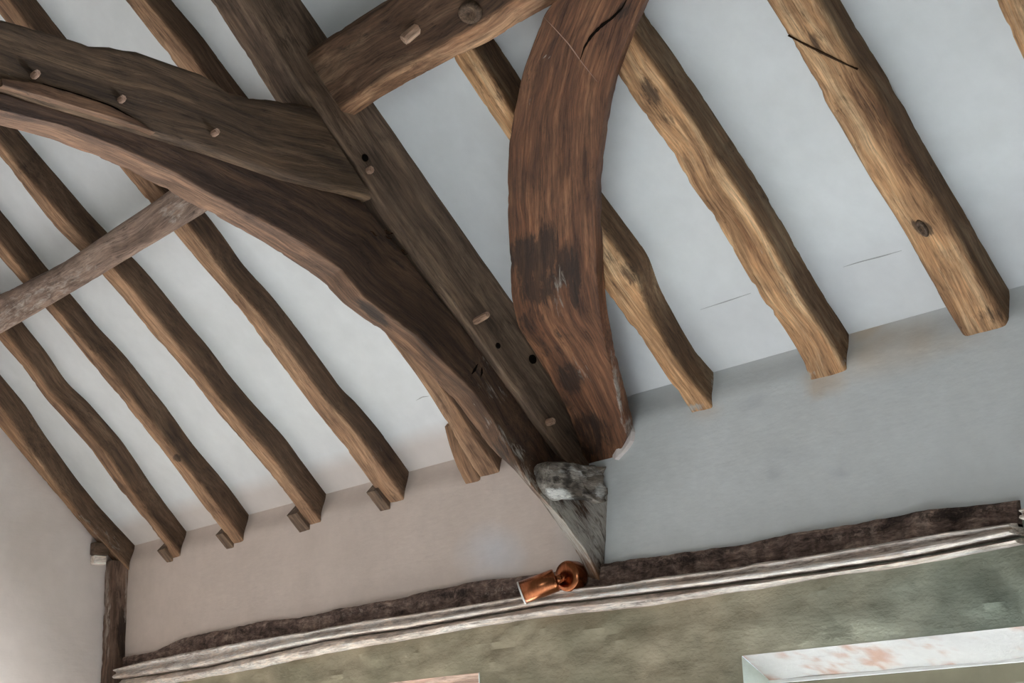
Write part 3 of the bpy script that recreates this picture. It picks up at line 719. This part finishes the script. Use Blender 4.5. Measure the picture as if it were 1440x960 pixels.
setattr_v(BB.data, 'grain', V[:, [1, 0, 2]]*np.array([1, 1, 1.0])); px = project(V)
setattr_f(BB.data, 'stain', stain_field(px, [(797, 668, 9, 22, 0, .8), (783, 672, 6, 6, 0, 1.0), (812, 702, 24, 6, 0, .8), (850, 700, 14, 10, 0, .5), (830, 690, 20, 6, -10, .5)]))
setattr_f(BB.data, 'lime', stain_field(px, [(785, 694, 20, 8, 15, 1.1), (845, 690, 8, 16, 20, .7), (815, 665, 40, 10, 0, .45)]))
tag(BB, 'weathered grey block of broken timber lodged beneath the principal rafter foot', 'timber block')

# ---------------------------------------------------------------- purlins and wind brace
def purlin(label, low, top, hm, phi, T_, zc, mat, s_ext, seed, group, stains=(), limes=(), under=None, r=0.007):
    """low/top: traced edges of the face; phi: tilt of that face out of the slope"""
    Lw = np.array([on_slope(q, hm[0], zc) for q in low]); Tp = np.array([on_slope(q, hm[1], zc) for q in top])
    xs = np.arange(s_ext[0], s_ext[1], 0.013)
    sl = smooth_poly(np.interp(xs, *Lw[np.argsort(Lw[:, 0])].T)[:, None], 3)[:, 0]; sp_ = smooth_poly(np.interp(xs, *Tp[np.argsort(Tp[:, 0])].T)[:, None], 3)[:, 0]
    if under:
        Un = np.array([on_slope(q, 0.1, zc) for q in under]); su = smooth_poly(np.interp(xs, *Un[np.argsort(Un[:, 0])].T)[:, None], 3)[:, 0]
    st = []
    for i, (x, a, b) in enumerate(zip(xs, sl, sp_)):
        ha = hm[0]; hb = hm[1]
        dn = np.array([math.sin(phi), math.cos(phi)])*T_
        if under:
            st.append([slope_pt(x, a, ha, zc), slope_pt(x, b, hb, zc), slope_pt(x, b+0.01, 0.1, zc), slope_pt(x, min(su[i], a-0.012), 0.1, zc)]); continue
        st.append([slope_pt(x, a, ha, zc), slope_pt(x, b, hb, zc), slope_pt(x, b-dn[0]*0.2, max(hb-dn[1], min(hb-0.012, 0.1)), zc), slope_pt(x, a-dn[0], max(ha-dn[1], 0.1), zc)])
    o = timber('purlin', st, mat, r=r, step=0.012, amp=0.002, edge=0.004, seed=seed, stains=stains, limes=limes, base=st[0][0], shade_fn=(lambda a_, b_: 0.0 if a_ < 0.03 else 1.0) if under else None)  # face darkened against its underside strip, shade put into the colour
    return tag(o, label, 'purlin', group)
PU = purlin('oak purlin with a large knot, tenoned into the side of the principal rafter',
    [(478, 158), (510, 133), (573, 97), (633, 63), (697, 23), (733, 0)], [(435, 76), (478, 48), (545, 6), (570, -12)], (0.132, 0.118), math.radians(28), 0.125, ZC_R, W_PURL, (X_T-0.01, -0.4), 21.0, None, r=0.004,
    under=[(500, 162), (537, 137), (580, 113), (633, 85), (687, 60), (753, 20), (790, 0), (830, -24)],
    stains=[(660, 22, 15, 14, 30, 1.0), (580, 40, 20, 10, -20, .5), (500, 60, 60, 10, -32, .5), (560, 90, 90, 8, -32, .3)])
pc = slope_pt(*on_slope((566, 53), 0.16, ZC_R), 0.16, ZC_R)
fn = -NN-0.07*UU; fn /= np.linalg.norm(fn)
def on_purl(q):
    a = slope_pt(-2.6, 1.19, 0.132, ZC_R); return hit(q, fn, a)
peg(PU, on_purl((580, 46)), fn+0.5*EX*-1, 0.03, 0.016, n=8)
c = on_purl((661, 18)); revolve('knot', [(0.036, -0.015), (0.036, 0.002), (0.03, 0.009), (0.02, 0.006), (0.01, -0.002), (0.002, -0.004)], c, fn, W_PRINC, PU, 24, True, (1.0, 0.8))
PL = purlin('pinkish grey waney purlin crossing under the rafters towards the gable',
    [(-120, 530), (0, 470), (80, 424), (145, 385), (220, 340), (285, 300), (330, 272)], [(-150, 480), (0, 418), (77, 378), (120, 350), (160, 322), (200, 295), (235, 270), (270, 246)], (0.19, 0.165), math.radians(6), 0.095, ZC_L, W_PURL2, (X_G+0.01, X_T-0.11), 23.0, None,
    limes=[(40, 425, 80, 18, -28, .5), (110, 385, 40, 8, -30, .5), (245, 295, 24, 20, -30, .5), (20, 455, 40, 12, -28, .4)], r=0.02)

HW, TW = 0.142, 0.044
wl = [(779, 2), (765, 20), (752, 55), (735, 100), (724, 150), (715, 200), (713, 250), (713, 300), (716, 350), (719, 417), (728, 460), (750, 493), (777, 540), (800, 585), (814, 622), (822, 652)]
wr = [(985, -108), (962, -84), (938, -52), (915, -15), (898, 20), (872, 80), (856, 130), (846, 180), (839, 230), (836, 270), (837, 330), (840, 400), (845, 450), (855, 500), (866, 545), (878, 592), (882, 612), (866, 650)]
Lw = dense(np.array([on_slope(q, HW, ZC_R) for q in wl]), 130); Rw = dense(np.array([on_slope(q, HW, ZC_R) for q in wr]), 130)
Lw, Rw = smooth_poly(Lw, 3), smooth_poly(Rw, 3)
st = [[slope_pt(*a, HW, ZC_R), slope_pt(*b, HW, ZC_R), slope_pt(*b, HW-TW, ZC_R), slope_pt(*a, HW-TW, ZC_R)] for a, b in zip(Lw[::-1], Rw[::-1])]
WBR = timber('wind_brace', st, W_WIND, r=0.005, step=0.009, amp=0.0015, edge=0.004, seed=25.0, clamp=wall_clamp,
    stains=[(742, 362, 26, 34, 0, 1.0), (768, 352, 20, 40, 10, 1.0), (792, 372, 16, 30, 0, .95), (755, 400, 34, 36, 0, .8), (808, 395, 10, 50, 0, .85), (745, 450, 22, 40, 10, .55), (775, 480, 30, 36, 40, .5), (802, 532, 18, 26, -20, .85), (795, 575, 16, 40, -35, .6), (825, 610, 34, 40, -20, .75), (875, 15, 18, 12, -50, .7), (765, 250, 10, 60, 5, .35)],
    limes=[(787, 410, 10, 40, 0, .38), (868, 545, 4, 50, -8, .75), (820, 520, 10, 20, -30, .35), (884, 600, 6, 20, 0, .6), (768, 80, 7, 2.5, 0, .9)])
tag(WBR, 'broad curved red-brown wind brace with a dark scorched patch', 'brace')
def on_wb(q): return slope_pt(*on_slope(q, HW, ZC_R), HW, ZC_R)
sliver(WBR, dense([on_wb(q) for q in [(816, 84), (822, 66), (832, 50), (846, 36), (860, 26), (876, 10), (884, -6)]], 26), -NN, 0.007, lift=0.002)
sliver(WBR, dense([on_wb(q) for q in [(765, 24), (782, 42), (800, 62), (820, 90), (840, 115)]], 20), -NN, 0.003, W_LINTEL, lift=0.0006, name='scribe_line')
# plaster fillet dressed round the brace foot
fo = dense(np.array([(876, 596), (884, 594), (888, 606), (886, 620), (876, 634), (864, 646), (860, 642), (870, 626), (876, 610), (876, 596)], float), 30)[:-1]
fa = np.array([on_y(q, 3.163+0.004*nz((q[0], q[1], 0), 0.1, 2)) for q in fo]); fb = np.array([on_y(q, 3.163) for q in fo]); fb[:, 1] = 3.19
K = len(fo)
ff = [tuple(range(K))]+[(k, K+k, K+(k+1) % K, (k+1) % K) for k in range(K)]+[tuple(range(2*K-1, K-1, -1))]
tag(link('plaster_fillet', np.vstack([fa, fb]), ff, P_GABLE, WBR), 'cream plaster fillet')

# ---------------------------------------------------------------- corner post
YP = D-0.075
pa = on_x((164, 812), -5.925); YPf = 3.095
st = []
for z in np.linspace(0.0, 2.47, 150):
    st.append([(X_G+0.0, YPf, z), (-5.926, YPf, z), (-5.920, D+0.02, z), (X_G+0.0, D+0.02, z)])
CP = timber('corner_post', st, W_POST, r=0.014, step=0.012, amp=0.004, edge=0.008, seed=27.0, stains=[(172, 890, 8, 40, 0, .9), (165, 830, 6, 30, 0, .5)], limes=[(150, 850, 5, 80, 0, .6), (178, 850, 3, 60, 0, .7)])
tag(CP, 'worn oak post standing in the corner under the last rafter', 'post')

# ---------------------------------------------------------------- moulded wall plate
btop = [(184, 922), (214, 916), (257, 897), (329, 881), (368, 873), (412, 869), (467, 857), (570, 839), (660, 817), (730, 810), (853, 790), (917, 782), (960, 775), (1040, 765), (1077, 757), (1193, 737), (1293, 718), (1360, 710), (1420, 703)]
lip1 = [(160, 940), (198, 930), (277, 914), (356, 899), (435, 887), (507, 873), (570, 864), (660, 850), (793, 828), (850, 823), (920, 812), (1040, 797), (1060, 792), (1160, 777), (1243, 763), (1327, 748), (1420, 735)]
lip2 = [(160, 953), (190, 949), (277, 936), (356, 918), (447, 898), (570, 880), (660, 864), (760, 847), (850, 837), (960, 824), (1040, 813), (1060, 811), (1160, 797), (1243, 784), (1327, 768), (1427, 748)]
bot = [(160, 973), (190, 968), (277, 953), (356, 939), (447, 919), (570, 898), (660, 881), (760, 866), (893, 852), (960, 842), (1040, 829), (1060, 827), (1160, 809), (1260, 796), (1327, 783), (1433, 763)]
def zprof(px, y): 
    P = np.array([on_y(q, y) for q in px]); return lambda x: np.interp(x, P[:, 0], P[:, 2])
f0, f1, f2, f3 = zprof(btop, 3.155), zprof(lip1, 3.115), zprof(lip2, 3.115), zprof(bot, 3.14)
def plate(x0, x1, dz, label, seed):
    base = np.array([x0, D, float(f3(x0))+dz]); xs = np.arange(x0, x1, 0.012)
    e = bpy.data.objects.new('wall_plate', None); COL.objects.link(e); e.location = base; e['_b'] = base.tolist()
    tag(e, label, 'wall plate')
    def sweep(name, prof, mat, amp, sd, stains=(), limes=(), endcap=True):
        """prof(x) -> open list of (y,z) from the top back to the bottom back"""
        V = []; G = []; R = [prof(x) for x in xs]; K = len(R[0])
        for x, rg in zip(xs, R):
            for k, (y, z) in enumerate(rg):
                w = amp*nz((x, z*2.5, y*2.5), 9, sd)+amp*0.6*nz((x*0.6, z*2.5, y), 38, sd+3)
                sc_ = 5.0 if name == 'plate_board' else 1.6
                V.append((x, min(y+w, D+0.02), z+0.7*amp*nz((x, k*0.06, 0), 7, sd+1)+0.4*amp*nz((x, k*0.1, 0), 30, sd+2)+dz)); G.append((x*sc_, k*0.013, y))
        F = []
        for i in range(len(xs)-1):
            for k in range(K): F.append((i*K+k, i*K+(k+1) % K, (i+1)*K+(k+1) % K, (i+1)*K+k))
        F.append(tuple(range(K-1, -1, -1))); F.append(tuple((len(xs)-1)*K+k for k in range(K)))
        o = link(name, V, F, mat, e, smooth=True); V = np.array(V)
        setattr_v(o.data, 'grain', np.array(G)+sd); px = project(V)
        stn = stain_field(px, stains)
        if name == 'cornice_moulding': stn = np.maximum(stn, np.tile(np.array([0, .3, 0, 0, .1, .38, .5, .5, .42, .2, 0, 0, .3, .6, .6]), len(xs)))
        setattr_f(o.data, 'stain', stn); setattr_f(o.data, 'lime', stain_field(px, limes))
        return o
    def p_board(x):
        a, b = float(f0(x)), float(f1(x))-0.004; a = max(a, b+0.012)
        zz = np.linspace(a, b, 9)
        return [(D+0.01, a+0.004)]+[(3.158+(0.006 if i == 0 else 0), z) for i, z in enumerate(zz)]+[(D+0.01, b)]
    def p_mould(x):
        a, b = float(f1(x)), float(f2(x)); h = a-b
        pr = [(D+0.01, a+0.002), (3.150, a+0.003), (3.128, a+0.001), (3.117, a-0.06*h), (3.114, a-0.14*h), (3.118, a-0.24*h), (3.127, a-0.34*h), (3.131, a-0.46*h), (3.128, a-0.58*h), (3.118, a-0.68*h), (3.113, a-0.8*h), (3.113, a-0.92*h), (3.119, b), (3.140, b-0.001), (D+0.01, b-0.001)]
        return pr
    def p_roll(x):
        a, b = float(f2(x))-0.008, float(f3(x)); h = a-b
        return [(D+0.01, a+0.002), (3.158, a+0.002), (3.152, a-0.1*h), (3.140, a-0.3*h), (3.134, a-0.5*h), (3.138, a-0.75*h), (3.150, a-0.93*h), (3.166, b), (D+0.01, b)]
    sweep('plate_board', p_board, W_PLATE, 0.006, seed, [(1350, 720, 80, 12, -8, .7), (1200, 750, 80, 8, -9, .6), (960, 785, 90, 8, -8, .6), (640, 835, 40, 8, -8, .6), (330, 890, 60, 6, -12, .5)], [(500, 860, 80, 8, -10, .35), (700, 830, 40, 8, -8, .4), (240, 905, 30, 5, -12, .4)])
    sweep('cornice_moulding', p_mould, W_MOULD, 0.003, seed+2, [(1240, 775, 160, 4, -9, .5), (650, 858, 40, 4, -8, .5), (1040, 803, 60, 3, -8, .45), (380, 905, 30, 4, -10, .6)], [(350, 910, 250, 14, -10, .5), (860, 832, 120, 8, -6, .6), (1150, 795, 200, 4, -9, .5)])
    sweep('lower_roll', p_roll, W_MOULD, 0.003, seed+4, [(640, 880, 50, 3, -8, .5), (1300, 780, 60, 4, -9, .5), (900, 848, 80, 4, -8, .5)], [(300, 950, 200, 10, -10, .4)])
    return e
XJ = float(on_y((1424, 735), 3.115)[0])
plate(-5.905, XJ, 0.0, 'long moulded wall plate, decayed brown above and limewashed below', 31.0)
f0b, f1b, f2b, f3b = f0, f1, f2, f3
plate(XJ+0.018, -0.3, 0.028, 'raised next length of moulded wall plate beyond the dark open joint', 37.0)

# ---------------------------------------------------------------- copper spotlight
SB = on_y((804, 810), 3.128)
e = bpy.data.objects.new('spotlight', None); COL.objects.link(e); e.location = SB; e['_b'] = SB.tolist()
tag(e, 'small copper spotlight fixed to the wall plate beside the arch brace foot', 'spotlight')
ax = -EY+0.10*EX-0.05*EZ; ax /= np.linalg.norm(ax)
R_ = 0.045
revolve('mounting_disc', [(R_*0.96, -0.02), (R_, -0.016), (R_, 0.020), (R_*0.96, 0.024), (R_*0.5, 0.024), (0.004, 0.024)], SB, ax, M_COPPER, e, 40)
fc = SB+ax*0.024
h0 = hit((785, 814), FWD, fc+ax*0.025-EX*0.012)
axis = -0.71*EX-0.63*EY-0.31*EZ; axis /= np.linalg.norm(axis)
revolve('swivel_arm', [(0.010, 0), (0.010, 0.6*np.linalg.norm(h0-fc)), (0.013, np.linalg.norm(h0-fc))], fc-ax*0.004, h0-fc, M_COPPER, e, 16)
revolve('knuckle', [(0.004, -0.014), (0.011, -0.009), (0.014, 0.0), (0.011, 0.009), (0.004, 0.014)], h0, axis, M_COPPER, e, 18)
R_ = 0.034
hd = revolve('lamp_head', [(0.004, 0.006), (R_*0.94, 0.006), (R_, 0.010), (R_, 0.112), (R_*0.95, 0.112), (R_*0.93, 0.09), (R_*0.3, 0.07), (0.003, 0.07)], h0, axis, M_COPPER, e, 40)
revolve('rim', [(R_*1.0, 0.1115), (R_*1.012, 0.1125), (R_*1.012, 0.1165), (R_*0.95, 0.1165), (R_*0.94, 0.11)], h0, axis, M_WHITE, hd, 40)
for o in list(bpy.data.objects):
    for k in ('_b', '_xl', '_xa'):
        if k in o: del o[k]
